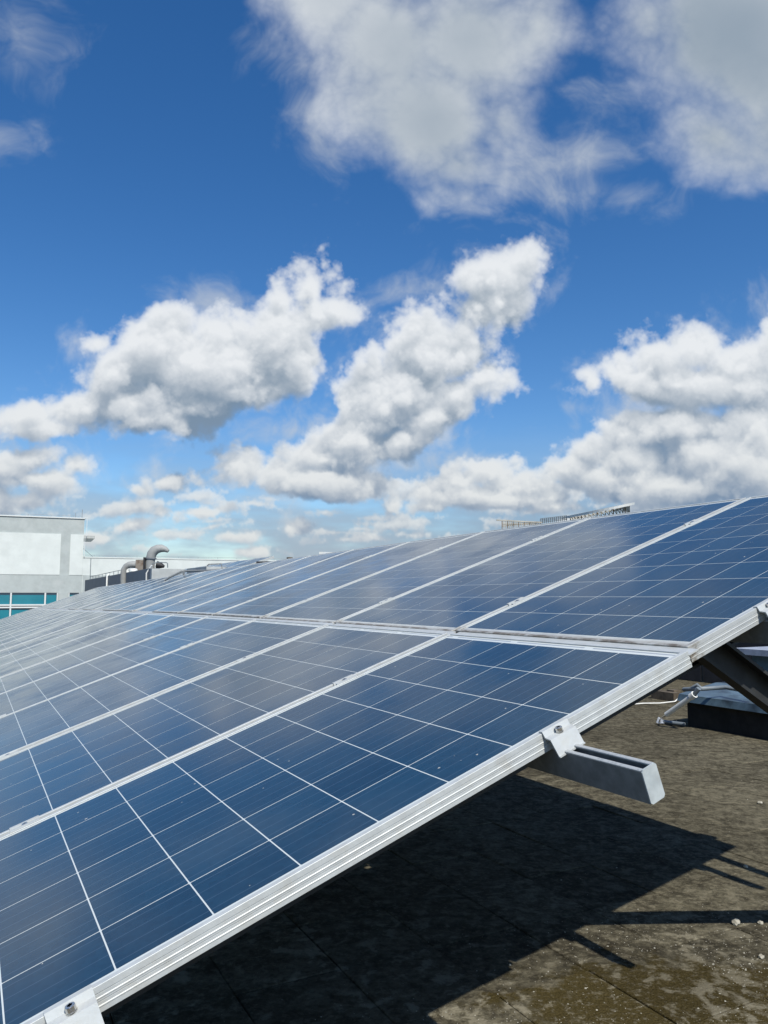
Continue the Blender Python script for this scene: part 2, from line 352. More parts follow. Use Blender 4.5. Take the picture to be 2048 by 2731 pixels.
def cell_mat(separate):
    m = bpy.data.materials.new('solar_cell' if separate else 'solar_cell_far'); m.use_nodes = True; t = m.node_tree; N = NT(t)
    b = t.nodes['Principled BSDF']
    uv = N.n('ShaderNodeUVMap').outputs[0]; s = N.n('ShaderNodeSeparateXYZ'); t.links.new(uv, s.inputs[0]); u = s.outputs[0]
    f = N.m('FRACT', N.m('MULTIPLY', u, 4.0))                     # four ribbons to a cell
    dist = N.m('ABSOLUTE', N.m('SUBTRACT', f, 0.5))
    bus = N.m('SUBTRACT', 1.0, N.ss(dist, 0.016, 0.030))
    geo = N.n('ShaderNodeNewGeometry'); P = geo.outputs['Position']
    vo = N.n('ShaderNodeTexVoronoi'); t.links.new(P, vo.inputs['Vector']); vo.inputs['Scale'].default_value = 90
    vs = N.n('ShaderNodeSeparateXYZ'); t.links.new(vo.outputs['Color'], vs.inputs[0])
    oi = N.n('ShaderNodeObjectInfo').outputs['Random']
    k = N.m('ADD', N.m('MULTIPLY', vs.outputs[0], 0.45), N.m('MULTIPLY', oi, 0.7))
    col = N.mix(k, rgb(0.007, 0.030, 0.060), rgb(0.010, 0.044, 0.084))
    col = N.mix(N.m('MULTIPLY', bus, 0.5), col, rgb(0.075, 0.125, 0.19))
    dust = N.ss(N.noise(P, 2.3, 6, 0.6), 0.35, 0.75)
    col = N.mix(N.m('MULTIPLY', dust, 0.03), col, rgb(0.45, 0.45, 0.42))
    # flecks of dried dirt and bird lime
    vp = N.n('ShaderNodeTexVoronoi'); t.links.new(N.v('ADD', P, N.v('SCALE', N.noise(P, 60, 2, 0.5, out=1), 0.012)), vp.inputs['Vector']); vp.inputs['Scale'].default_value = 24
    vps = N.n('ShaderNodeSeparateXYZ'); t.links.new(vp.outputs['Color'], vps.inputs[0])
    fleck = N.m('MULTIPLY', N.m('LESS_THAN', vp.outputs['Distance'], N.m('MULTIPLY', vps.outputs[1], 0.085)), N.m('GREATER_THAN', vps.outputs[0], 0.5))
    col = N.mix(N.m('MULTIPLY', fleck, 0.8), col, rgb(0.50, 0.48, 0.42))
    t.links.new(col, b.inputs['Base Color'])
    t.links.new(N.ss(N.m('ADD', dust, fleck), 0, 1, 0.13, 0.24), b.inputs['Roughness'])
    b.inputs['Specular IOR Level'].default_value = 0.36
    b.inputs['IOR'].default_value = 1.5
    b.inputs['Sheen Weight'].default_value = 0.03; b.inputs['Sheen Roughness'].default_value = 0.5
    return m
CELL = cell_mat(True)
def sheet_mat():
    m = bpy.data.materials.new('white_backsheet'); m.use_nodes = True; t = m.node_tree; N = NT(t); b = t.nodes['Principled BSDF']
    tcn = N.n('ShaderNodeTexCoord'); s = N.n('ShaderNodeSeparateXYZ'); t.links.new(tcn.outputs['Object'], s.inputs[0])
    nz = N.noise(tcn.outputs['Object'], 25, 5, 0.6)
    low = N.m('MULTIPLY', N.ss(N.m('ADD', s.outputs[1], N.m('MULTIPLY', N.m('SUBTRACT', nz, 0.5), 0.03)), 1.600, 1.640), 0.75)
    # grey connector ribbons along the top margin
    rib = N.m('MULTIPLY', N.m('MULTIPLY', N.m('GREATER_THAN', s.outputs[1], 0.020), N.m('LESS_THAN', s.outputs[1], 0.026)), N.m('LESS_THAN', N.m('FRACT', N.m('MULTIPLY', s.outputs[0], 3.16)), 0.9))
    c = N.mix(low, rgb(0.60, 0.64, 0.62), rgb(0.24, 0.21, 0.16))
    c = N.mix(rib, c, rgb(0.30, 0.33, 0.36))
    t.links.new(c, b.inputs['Base Color']); b.inputs['Roughness'].default_value = 0.2; return m
SHEET = sheet_mat()

def tile_mat():
    m = bpy.data.materials.new('weathered_roof_slab'); m.use_nodes = True; t = m.node_tree; N = NT(t); b = t.nodes['Principled BSDF']
    geo = N.n('ShaderNodeNewGeometry'); P = geo.outputs['Position']
    n1 = N.noise(P, 1.3, 6, 0.6); n2 = N.noise(P, 9, 8, 0.65); n3 = N.noise(P, 42, 6, 0.7); n4 = N.noise(P, 170, 4, 0.7)
    oi = N.n('ShaderNodeObjectInfo').outputs['Random']
    n0 = N.noise(P, 0.7, 4, 0.55); n5 = N.noise(N.v('ADD', P, N.v('SCALE', N.noise(P, 5, 3, .5, out=1), .12)), 17, 7, 0.62)
    col = N.mix(N.ss(N.m('ADD', N.m('MULTIPLY', n2, .6), N.m('MULTIPLY', n0, .4)), 0.40, 0.60), rgb(0.050, 0.046, 0.034), rgb(0.105, 0.097, 0.072))
    col = N.mix(N.m('MULTIPLY', N.ss(n5, 0.52, 0.60), 0.6), col, rgb(0.160, 0.147, 0.110))
    col = N.mix(N.m('MULTIPLY', N.ss(n5, 0.46, 0.38), 0.6), col, rgb(0.028, 0.025, 0.019))
    col = N.mix(N.m('MULTIPLY', N.ss(n3, 0.52, 0.60), 0.45), col, rgb(0.165, 0.150, 0.112))
    col = N.mix(N.m('MULTIPLY', N.ss(n3, 0.47, 0.40), 0.45), col, rgb(0.030, 0.027, 0.021))
    sp = N.n('ShaderNodeSeparateXYZ'); t.links.new(P, sp.inputs[0])
    # brown moss carpet in the near corner
    dx = N.v('SUBTRACT', P, (0.93, 2.33, 0.0)); dl = N.v('LENGTH', N.v('MULTIPLY', dx, (1.0, 2.0, 0)))
    moss = N.m('SUBTRACT', 0.62, N.m('ADD', dl, N.m('MULTIPLY', N.m('SUBTRACT', n2, 0.5), 1.3)))
    moss = N.ss(moss, -0.05, 0.16)
    mossc = N.mix(N.ss(n4, 0.3, 0.7), rgb(0.032, 0.026, 0.010), rgb(0.070, 0.056, 0.024))
    moss = N.m('MULTIPLY', moss, N.ss(n3, 0.66, 0.52))
    col = N.mix(moss, col, mossc)
    pale = N.m('MULTIPLY', N.ss(N.m('ADD', N.m('MULTIPLY', n5, 0.6), N.m('MULTIPLY', n1, 0.4)), 0.52, 0.60), N.ss(sp.outputs[1], 3.4, 2.2))
    col = N.mix(N.m('MULTIPLY', pale, 0.65), col, rgb(0.24, 0.225, 0.18))
    grit = N.m('MULTIPLY', N.ss(n4, 0.62, 0.74), 0.5)
    col = N.mix(grit, col, rgb(0.22, 0.205, 0.16))
    hs = N.n('ShaderNodeHueSaturation'); t.links.new(col, hs.inputs['Color']); t.links.new(N.ss(oi, 0, 1, 0.80, 1.14, 'LINEAR'), hs.inputs['Value'])
    t.links.new(N.mix(1.0, hs.outputs[0], rgb(1.10, 1.07, 0.99), 'MULTIPLY'), b.inputs['Base Color']); b.inputs['Roughness'].default_value = 0.95; b.inputs['Specular IOR Level'].default_value = 0.04
    bp = N.n('ShaderNodeBump'); bp.inputs['Strength'].default_value = 0.9; bp.inputs['Distance'].default_value = 0.012
    hgt = N.m('ADD', N.m('ADD', N.m('MULTIPLY', N.m('ADD', n3, n5), 0.6), N.m('MULTIPLY', n4, 0.35)), N.m('MULTIPLY', n2, 0.8))
    t.links.new(hgt, bp.inputs['Height']); t.links.new(bp.outputs[0], b.inputs['Normal']); return m
TILE = tile_mat()

# ------------------------------------------------------------------ geometry helpers
def tag(o, label=None, cat=None, group=None, kind=None):
    if label: o['label'] = label
    if cat: o['category'] = cat
    if group: o['group'] = group
    if kind: o['kind'] = kind
    return o
def link(o, parent=None):
    C.objects.link(o)
    if parent: o.parent = parent
    return o
def empty(name, loc=(0, 0, 0), mtx=None):
    o = bpy.data.objects.new(name, None); o.empty_display_size = 0.1
    C.objects.link(o)
    if mtx is not None: o.matrix_world = mtx
    else: o.location = loc
    return o
def meshof(name, verts, faces, m, smooth=False):
    me = bpy.data.meshes.new(name); me.from_pydata([tuple(v) for v in verts], [], faces); me.validate(); me.update()
    bm = bmesh.new(); bm.from_mesh(me); bmesh.ops.recalc_face_normals(bm, faces=bm.faces); bm.to_mesh(me); bm.free()
    me.materials.append(m)
    if smooth:
        for p in me.polygons: p.use_smooth = True
    return me
class MB:
    def __init__(s): s.v = []; s.f = []
    def add(s, vs, fs):
        n = len(s.v); s.v += [Vector(v) for v in vs]; s.f += [[i + n for i in f] for f in fs]; return s
    def box(s, lo, hi, M=None):
        x0, y0, z0 = lo; x1, y1, z1 = hi
        vs = [Vector(p) for p in ((x0, y0, z0), (x1, y0, z0), (x1, y1, z0), (x0, y1, z0), (x0, y0, z1), (x1, y0, z1), (x1, y1, z1), (x0, y1, z1))]
        if M: vs = [M @ v for v in vs]
        return s.add(vs, [(0, 3, 2, 1), (4, 5, 6, 7), (0, 1, 5, 4), (1, 2, 6, 5), (2, 3, 7, 6), (3, 0, 4, 7)])
    def bar(s, a, b, w, h, up=(0, 0, 1)):
        a = Vector(a); b = Vector(b); d = (b - a).normalized(); u = Vector(up); sd = d.cross(u)
        if sd.length < 1e-4: sd = d.cross(Vector((1, 0, 0)))
        sd.normalize(); u = sd.cross(d)
        q = [(-w / 2, -h / 2), (w / 2, -h / 2), (w / 2, h / 2), (-w / 2, h / 2)]
        vs = [a + sd * x + u * y for x, y in q] + [b + sd * x + u * y for x, y in q]
        return s.add(vs, [(0, 3, 2, 1), (4, 5, 6, 7), (0, 1, 5, 4), (1, 2, 6, 5), (2, 3, 7, 6), (3, 0, 4, 7)])
    def tube(s, pts, r, n=10, caps=True, squash=1.0):
        pts = [Vector(p) for p in pts]; rs = r if isinstance(r, (list, tuple)) else [r] * len(pts)
        base = len(s.v); up = None
        for i, p in enumerate(pts):
            d = (pts[min(i + 1, len(pts) - 1)] - pts[max(i - 1, 0)]).normalized()
            if up is None: up = Vector((0, 0, 1)) if abs(d.z) < 0.9 else Vector((1, 0, 0))
            sd = d.cross(up).normalized(); up = sd.cross(d).normalized()
            for k in range(n):
                a = 2 * math.pi * k / n
                s.v.append(p + sd * math.cos(a) * rs[i] * squash + up * math.sin(a) * rs[i])
        for i in range(len(pts) - 1):
            for k in range(n):
                s.f.append([base + i * n + k, base + i * n + (k + 1) % n, base + (i + 1) * n + (k + 1) % n, base + (i + 1) * n + k])
        if caps:
            for i0, rev in ((base, True), (base + (len(pts) - 1) * n, False)):   # caps keep their own corners, so edges stay crisp
                m0 = len(s.v); s.v += [s.v[i0 + k].copy() for k in range(n)]; cf = [m0 + k for k in range(n)]; s.f.append(cf[::-1] if rev else cf)
        return s
    def prism(s, poly, a0, a1, M):        # poly in local x,z; extruded along local y
        n = len(poly)
        vs = [M @ Vector((x, a0, z)) for x, z in poly] + [M @ Vector((x, a1, z)) for x, z in poly]
        return s.add(vs, [list(range(n)), list(range(n, 2 * n))[::-1]] + [[i, (i + 1) % n, n + (i + 1) % n, n + i] for i in range(n)])
    def build(s, name, m, parent=None, smooth=False, mtx=None):
        o = bpy.data.objects.new(name, meshof(name, s.v, s.f, m, smooth)); link(o, parent)
        if mtx is not None: o.matrix_world = mtx
        return o
def strip(pts, th):                       # open polyline -> closed band polygon of given thickness
    pts = [Vector((a, b)) for a, b in pts]; L = []; Rr = []
    for i, p in enumerate(pts):
        t0 = (p - pts[i - 1]).normalized() if i else None; t1 = (pts[i + 1] - p).normalized() if i < len(pts) - 1 else None
        t = (t0 + t1).normalized() if t0 and t1 else (t0 or t1)
        nn = Vector((-t.y, t.x)); k = 1.0 if not (t0 and t1) else 1.0 / max(0.5, nn.dot(Vector((-t0.y, t0.x))))
        L.append(p + nn * th / 2 * k); Rr.append(p - nn * th / 2 * k)
    return [(v.x, v.y) for v in L + Rr[::-1]]

# ------------------------------------------------------------------ array geometry in the world
R1 = Vector((-0.465487, 0.885055, 0.0)).normalized()
R2 = Vector((-0.83392844, -0.43859763, -0.33495592)).normalized()
NN = R1.cross(R2).normalized()
O = Vector((0.64891823, 1.8087431, -0.13766877 + EYE))
SEP = R1 * 0.030 + R2 * -0.1044 + NN * -0.0056
PITCHW = 1.0145; NCOL = 21
def sag(v): return 0.00087 * v * v if v < 7.2 else 0.0451 + 0.01253 * (v - 7.2)
def sagd(v): return 0.00174 * v if v < 7.2 else 0.01253
def AP(v, u, n=0.0, row=0):
    return O + (SEP if row else Vector()) + R1 * v + R2 * u + NN * (n - (sag(v) if v > 0 else 0))
AM = Matrix((R1, R2, NN)).transposed().to_4x4()

# ------------------------------------------------------------------ the setting: roof deck and its slabs, ground below
ground = MB().box((-3000, -3000, -14.2), (3000, 3000, -14)).build('ground', mat('town_ground', (0.10, 0.11, 0.09), 0.9, var=0.3, vscale=0.02)); tag(ground, 'grey green town ground far below the roof', kind='structure')
deck = MB().box((-45, -25, -0.6), (60, 38, -0.018)).build('roof_deck', DARK); tag(deck, 'flat roof deck under the solar panels, paved with weathered slabs', kind='structure')
rc = Vector((R1.x, R1.y, 0)); rb = Vector((-R1.y, R1.x, 0))       # slab axes
TP, TQ = 0.36, 0.335
def slab_mesh(seed):
    rnd = random.Random(seed); w, l = TP - (0.0012, 0.0042, 0.0010, 0.0030, 0.0018, 0.0045)[seed], TQ - (0.0040, 0.0018, 0.0055, 0.0012, 0.0035, 0.0016)[seed]; b = (0.0012, 0.0035, 0.0015, 0.003, 0.001, 0.004)[seed]
    j = lambda: rnd.uniform(-0.0012, 0.0012)
    base = [(-w / 2, -l / 2), (w / 2, -l / 2), (w / 2, l / 2), (-w / 2, l / 2)]
    base = [(x + j(), y + j()) for x, y in base]
    vs = [(x, y, -0.02) for x, y in base] + [(x, y, -0.0025) for x, y in base] + [(x * (1 - 2 * b / w), y * (1 - 2 * b / l), 0) for x, y in base]
    fs = [(0, 1, 5, 4), (1, 2, 6, 5), (2, 3, 7, 6), (3, 0, 4, 7), (4, 5, 9, 8), (5, 6, 10, 9), (6, 7, 11, 10), (7, 4, 8, 11), (8, 9, 10, 11)]
    return meshof('slab', vs, fs, TILE)
slabs = [slab_mesh(i) for i in range(6)]
SM = Matrix((rc, rb, Vector((0, 0, 1)))).transposed().to_4x4()
def proj(p):
    d = Vector(p) - Vector((0, 0, EYE)); y = d.y * math.cos(PITCH) + d.z * math.sin(PITCH); z = -d.y * math.sin(PITCH) + d.z * math.cos(PITCH)
    return (1024 + F * d.x / y, 1365.5 - F * z / y) if y > 0.2 else (-9999, -9999)
cand = []; rest = MB()
for i in range(-12, 60):
    for j in range(-46, 30):
        ca = 3.05 + 0.5 * TP + i * TP; cb = -2.75 + 0.5 * TQ + j * TQ
        ca += 0.0
        p = rc * ca + rb * cb
        dist = p.length
        if p.y < 0.4 or dist > 26: continue
        px, py = proj(p)
        vis = -150 < px < 2200 and py < 2900
        below = py - (2731 - (px - 60) * 0.565)     # below the lit frame line: can be seen
        if vis and below > -60 and px > 300 and dist < 9.6: cand.append((dist, p, i, j))
        elif dist < 16: rest_p = p; rest.v += [SM @ Vector(v) + p for v in [(-TP / 2 + .003, -TQ / 2 + .003, -.0015), (TP / 2 - .003, -TQ / 2 + .003, -.0015), (TP / 2 - .003, TQ / 2 - .003, -.0015), (-TP / 2 + .003, TQ / 2 - .003, -.0015)]]; n = len(rest.v); rest.f.append([n - 4, n - 3, n - 2, n - 1])
cand.sort(key=lambda c: c[0])
for k, (dist, p, i, j) in enumerate(cand):
    if k < 300:
        o = bpy.data.objects.new('slab', slabs[(i * i * 7 + j * j * 3 + i * j * 5) % 6]); link(o, deck)
        r = random.Random(i * 1000 + j)
        o.matrix_world = Matrix.Translation(p + Vector((0, 0, r.uniform(-0.002, 0.002)))) @ SM @ Matrix.Rotation(r.uniform(-.004, .004), 4, 'X') @ Matrix.Rotation(r.uniform(-.004, .004), 4, 'Y')
    else:
        rest.v += [SM @ Vector(v) + p for v in [(-TP / 2 + .003, -TQ / 2 + .003, -.0015), (TP / 2 - .003, -TQ / 2 + .003, -.0015), (TP / 2 - .003, TQ / 2 - .003, -.0015), (-TP / 2 + .003, TQ / 2 - .003, -.0015)]]; n = len(rest.v); rest.f.append([n - 4, n - 3, n - 2, n - 1])
sf = rest.build('slab_field', TILE, deck); tag(sf, kind='stuff')
far = MB().add([(-44, -24, -.006), (59, -24, -.006), (59, 37, -.006), (-44, 37, -.006)], [(0, 1, 2, 3)]).build('screed', TILE, deck)

# loose chips and crumbs of render
rnd = random.Random(3); chips = MB()
def chip(p, s):
    n = len(chips.v); k = rnd.randint(4, 6); a0 = rnd.random() * 6.28; hgt = s * rnd.uniform(.3, .8); st = rnd.uniform(.5, 1)
    ring = [Vector((math.cos(a0 + 6.283 * q / k) * s * rnd.uniform(.7, 1.1), math.sin(a0 + 6.283 * q / k) * s * st * rnd.uniform(.7, 1.1), 0)) for q in range(k)]
    chips.v += [p + r for r in ring] + [p + r * .6 + Vector((0, 0, hgt)) for r in ring]
    for q in range(k): chips.f.append([n + q, n + (q + 1) % k, n + k + (q + 1) % k, n + k + q])
    chips.f.append([n + k + q for q in range(k)])
for _ in range(2600):
    c = rnd.choice([(1.05, 2.45, .35, .16), (0.9, 2.3, .45, .2), (1.0, 2.8, .3, .1), (0.45, 2.25, .3, .12), (1.25, 2.5, .3, .2), (1.4, 3.3, 1.0, .9), (2.2, 5.0, 1.6, 1.6)])
    chip(Vector((rnd.gauss(c[0], c[2]), rnd.gauss(c[1], c[3]), 0.0)), rnd.uniform(.0008, .0026) * (2.0 if rnd.random() > .96 else 1))
co = chips.build('loose_chips', STONE); tag(co, 'pale loose chips and crumbs scattered over the mossy slabs', 'debris', kind='stuff')
for (px, py, s, lb) in ((1963, 2466, .015, 'largest pale stone lying on the slabs beside the long straight shadow'), (2031, 2556, .009, 'small rounded pebble near the right edge of the mossy patch'), (2027, 2464, .009, 'flat pebble at the right edge just below the long straight shadow'), (1989, 2314, .009, 'pale stone between the two slim rail shadows and the roof edge'), (2027, 2144, .012, 'pale dry leaf shaped chip on the open slabs near the right edge')):
    r = ray(px, py); p = Vector((0, 0, EYE)) + r * (EYE / -r.z)
    bm = bmesh.new(); bmesh.ops.create_icosphere(bm, subdivisions=2, radius=s)
    for v in bm.verts:
        v.co *= 1 + rnd.uniform(-.24, .2); v.co.z *= 0.8; v.co.x *= 1.1
    me = bpy.data.meshes.new('stone'); bm.to_mesh(me); bm.free(); me.materials.append(STONE)
    o = bpy.data.objects.new('stone', me); link(o); o.location = p + Vector((0, 0, s * .55)); tag(o, lb, 'stone')

# ------------------------------------------------------------------ solar panels
PW, PL = 0.992, 1.65
def ring_mesh(profile, w, l, m):
    vs = []; fs = []; n = len(profile)
    for d, z in profile: vs += [(d, d, z), (w - d, d, z), (w - d, l - d, z), (d, l - d, z)]
    for i in range(n):
        j = (i + 1) % n
        for k in range(4): fs.append([i * 4 + k, i * 4 + (k + 1) % 4, j * 4 + (k + 1) % 4, j * 4 + k])
    me = meshof('frame', vs, fs, m); return me
prof = [(0.0004, 0.0018), (0.0115, 0.0018), (0.0122, 0.0010), (0.0122, -0.0004), (0.0022, -0.0055), (0.0022, -0.0345), (0.026, -0.0345), (0.026, -0.0365), (0.0, -0.0365),
        (0.0, -0.0290), (-0.0008, -0.0284), (-0.0008, -0.0270), (0.0, -0.0260), (0.0, -0.0218), (0.0012, -0.0214), (0.0012, -0.0206), (0.0, -0.0202),
        (0.0, -0.0172), (-0.0008, -0.0166), (-0.0008, -0.0152), (0.0, -0.0142), (0.0, -0.0098), (0.0012, -0.0094), (0.0012, -0.0086), (0.0, -0.0082), (0.0, 0.0012)]
FR = ring_mesh(prof, PW, PL, ALU)
FRU = FR.copy(); FRU.materials[0] = ALUD       # dirtier frames, upper row: lower edge gets run-off
# material for the upper frames: clean on top, dirty on the low end
def frame_dirty():
    m = bpy.data.materials.new('aluminium_with_runoff'); m.use_nodes = True; t = m.node_tree; N = NT(t); b = t.nodes['Principled BSDF']
    tcn = N.n('ShaderNodeTexCoord'); v = tcn.outputs['Object']; s = N.n('ShaderNodeSeparateXYZ'); t.links.new(v, s.inputs[0])
    nz = N.noise(N.v('MULTIPLY', v, (1, 1, 2)), 38, 7, 0.65); n2 = N.noise(v, 9, 5, 0.6)
    end = N.ss(N.m('ADD', s.outputs[1], N.m('MULTIPLY', N.m('SUBTRACT', nz, 0.5), 0.10)), 1.600, 1.650)
    amt = N.m('MULTIPLY', end, N.ss(N.m('ADD', N.m('MULTIPLY', nz, 0.6), N.m('MULTIPLY', n2, 0.4)), 0.36, 0.58))
    c = N.mix(N.ss(n2, .3, .7), rgb(0.45, 0.47, 0.46), rgb(0.53, 0.55, 0.54))
    c = N.mix(N.m('MULTIPLY', end, 0.45), c, rgb(0.40, 0.37, 0.30))
    c = N.mix(N.m('MULTIPLY', amt, 0.85), c, rgb(0.10, 0.07, 0.04))
    t.links.new(c, b.inputs['Base Color']); b.inputs['Roughness'].default_value = 0.45; b.inputs['Metallic'].default_value = 0.2; return m
ALUR = frame_dirty(); FRU.materials[0] = ALUR
lam = MB().box((0.003, 0.003, -0.0052), (PW - 0.003, PL - 0.003, -0.0012)); LAM = meshof('laminate', lam.v, lam.f, SHEET); LAM.materials.append(mat('shade_black_underside', (0.02, 0.02, 0.022), 0.7))  # underside coloured black to deepen the shade below the panels
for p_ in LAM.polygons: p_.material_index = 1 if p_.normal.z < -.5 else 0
CP = 0.158; CS = 0.1554
def cell_mesh(name, cells):
    vs = []; fs = []; uvs = []
    for (x, y) in cells:
        n = len(vs); z1 = -0.00105; z0 = -0.0012; c = 0.0016
        pl = [(x + c, y), (x + CS - c, y), (x + CS, y + c), (x + CS, y + CS - c), (x + CS - c, y + CS), (x + c, y + CS), (x, y + CS - c), (x, y + c)]
        vs += [(a, b, z1) for a, b in pl]; fs.append([n + k for k in range(8)])
    me = bpy.data.meshes.new(name); me.from_pydata(vs, [], fs); me.update()
    ul = me.uv_layers.new(name='UVMap')
    for pi, p in enumerate(me.polygons):
        x, y = cells[pi]
        for li in p.loop_indices:
            co_ = me.vertices[me.loops[li].vertex_index].co; ul.data[li].uv = ((co_.x - x) / CS, (co_.y - y) / CS)
    me.materials.append(CELL); return me
c0x = (PW - 6 * CP) / 2 + (CP - CS) / 2; c0y = 0.035 + (CP - CS) / 2
ONE = cell_mesh('cell', [(0, 0)]); ALLC = cell_mesh('cell_sheet', [(c0x + i * CP, c0y + j * CP) for i in range(6) for j in range(10)])
# hardware
bolt_mb = MB(); bolt_mb.tube([(0, 0, 0), (0, 0, .0015), (0, 0, .0016)], [.0085, .0085, .006], 14); bolt_mb.tube([(0, 0, .001), (0, 0, .0095), (0, 0, .0102), (0, 0, .0102), (0, 0, .006)], [.0076, .0076, .0068, .0038, .0036], 14)
BOLT = meshof('bolt', bolt_mb.v, bolt_mb.f, STEEL, False)
I4 = Matrix.Identity(4)
midp = strip([(-.019, .0036), (-.0095, .0036), (-.0080, -.006), (.0080, -.006), (.0095, .0036), (.019, .0036)], .0028)
mc = MB().prism(midp, -.036, .036, I4); MIDC = meshof('mid_clamp', mc.v, mc.f, ALU)
endp = strip([(.0085, .0036), (-.0015, .0040), (-.0060, -.0075), (-.0215, -.0095), (-.0335, -.0420), (-.0375, -.0415)], .0028)
ec = MB().prism(endp, -.034, .034, I4); ENDC = meshof('end_clamp', ec.v, ec.f, ALU)

ORD = ['first', 'second', 'third', 'fourth', 'fifth', 'sixth', 'seventh', 'eighth', 'ninth', 'tenth', 'eleventh', 'twelfth', 'thirteenth', 'fourteenth', 'fifteenth', 'sixteenth', 'seventeenth', 'eighteenth', 'nineteenth', 'twentieth', 'twenty-first']
def panel(mtx, row, near, label, group, first, clamps):
    root = empty('solar_panel', mtx=mtx); tag(root, label, 'solar panel', group)
    def child(name, me, parent=root, loc=(0, 0, 0)):
        o = bpy.data.objects.new(name, me); C.objects.link(o); o.parent = parent; o.location = loc; return o
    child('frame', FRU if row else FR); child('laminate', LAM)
    if near:
        for i in range(6):
            for j in range(10): child('cell', ONE, loc=(c0x + i * CP, c0y + j * CP, 0))
    else: tag(child('cell_sheet', ALLC), kind='stuff')
    for y in clamps:
        if first:
            c = child('end_clamp', ENDC, loc=(0, y, 0)); child('bolt', BOLT, c, (-.0125, 0, -.0068))
        c = child('mid_clamp', MIDC, loc=(PW + (PITCHW - PW) / 2, y, 0)); child('bolt', BOLT, c, (0, 0, -.0045))
    return root
rnd = random.Random(11)
for row in (0, 1):
    for k in range(NCOL):
        v0 = -0.022 + k * PITCHW; vm = max(0, v0 + 0.5)
        ty = math.atan(sagd(vm)); 
        jx = rnd.uniform(-.0035, .0035) if k else 0; jy = rnd.uniform(-.002, .002) if k else 0
        org = O + (SEP if row else Vector()) + R1 * v0 + R2 * (-1.615 if row else -0.035) + NN * (-sag(max(0, v0)))
        M4 = Matrix.Translation(org) @ AM @ Matrix.Rotation(ty + jy, 4, 'Y') @ Matrix.Rotation(jx, 4, 'X')
        rn = 'upper' if row else 'lower'
        if k == 0: lb = ('dark blue solar panel nearest the camera, lower row, with clamps on its pale outer frame' if not row else 'dark blue solar panel at the right end of the upper row, dirty low frame corner')
        elif k == NCOL - 1: lb = 'pale sky-reflecting solar panel at the far left end of the %s row' % rn
        else: lb = '%s %s solar panel from the right end of the %s row' % (ORD[k], 'deep blue' if k < 3 else 'blue grey' if k < 9 else 'pale distant', rn)
        panel(M4, row, k < 7, lb, 'solar panels of the long tilted array', k == 0, (0.38, 1.355) if row else (0.413, 1.37))
# second small array behind the ridge
o2 = at(730, 1483, 13.0)
for k in range(7):
    org = o2 + R1 * (k * PITCHW) + NN * (-0.006 * k)
    M4 = Matrix.Translation(org) @ AM
    panel(M4, 0, False, '%s panel from the right edge of the small array behind the ridge' % ORD[k], 'solar panels of the array behind', False, ())
m2 = MB(); 
for u in (.3, 1.3): m2.bar(o2 + R2 * u + NN * -.06 - R1 * .1, o2 + R2 * u + NN * -.08 + R1 * 7.3, .04, .05)
for v in (.3, 3.5, 6.6):
    for u in (.15, 1.4):
        a = o2 + R1 * v + R2 * u + NN * -.09; m2.bar(a, (a.x, a.y, 0.0), .05, .05)
rk = m2.build('support_rack', GALV); tag(rk, 'steel rack carrying the small array behind the ridge', 'rack')
bx = MB().box((-.12, -.1, -.1), (.12, .1, .1), Matrix.Translation(o2 + R2 * .22 + NN * -.13 + R1 * -.02)).build('inverter_box', DARKM); tag(bx, 'small black box under the white edge of the small array behind the ridge', 'equipment box')

gs = MB()
for k in range(NCOL):
    v0 = -0.022 + k * PITCHW
    gs.add([AP(v0 + a * PW, -.0352 - b, n) for a in (0, 1) for b in (0, .034) for n in (-.007, -.010)], [(0, 1, 3, 2), (4, 6, 7, 5), (0, 2, 6, 4), (1, 5, 7, 3), (0, 4, 5, 1), (2, 3, 7, 6)])
gso = gs.build('cover_strip', ALU); tag(gso, 'pale aluminium strip closing the gap between the lower and upper row', 'cover strip')
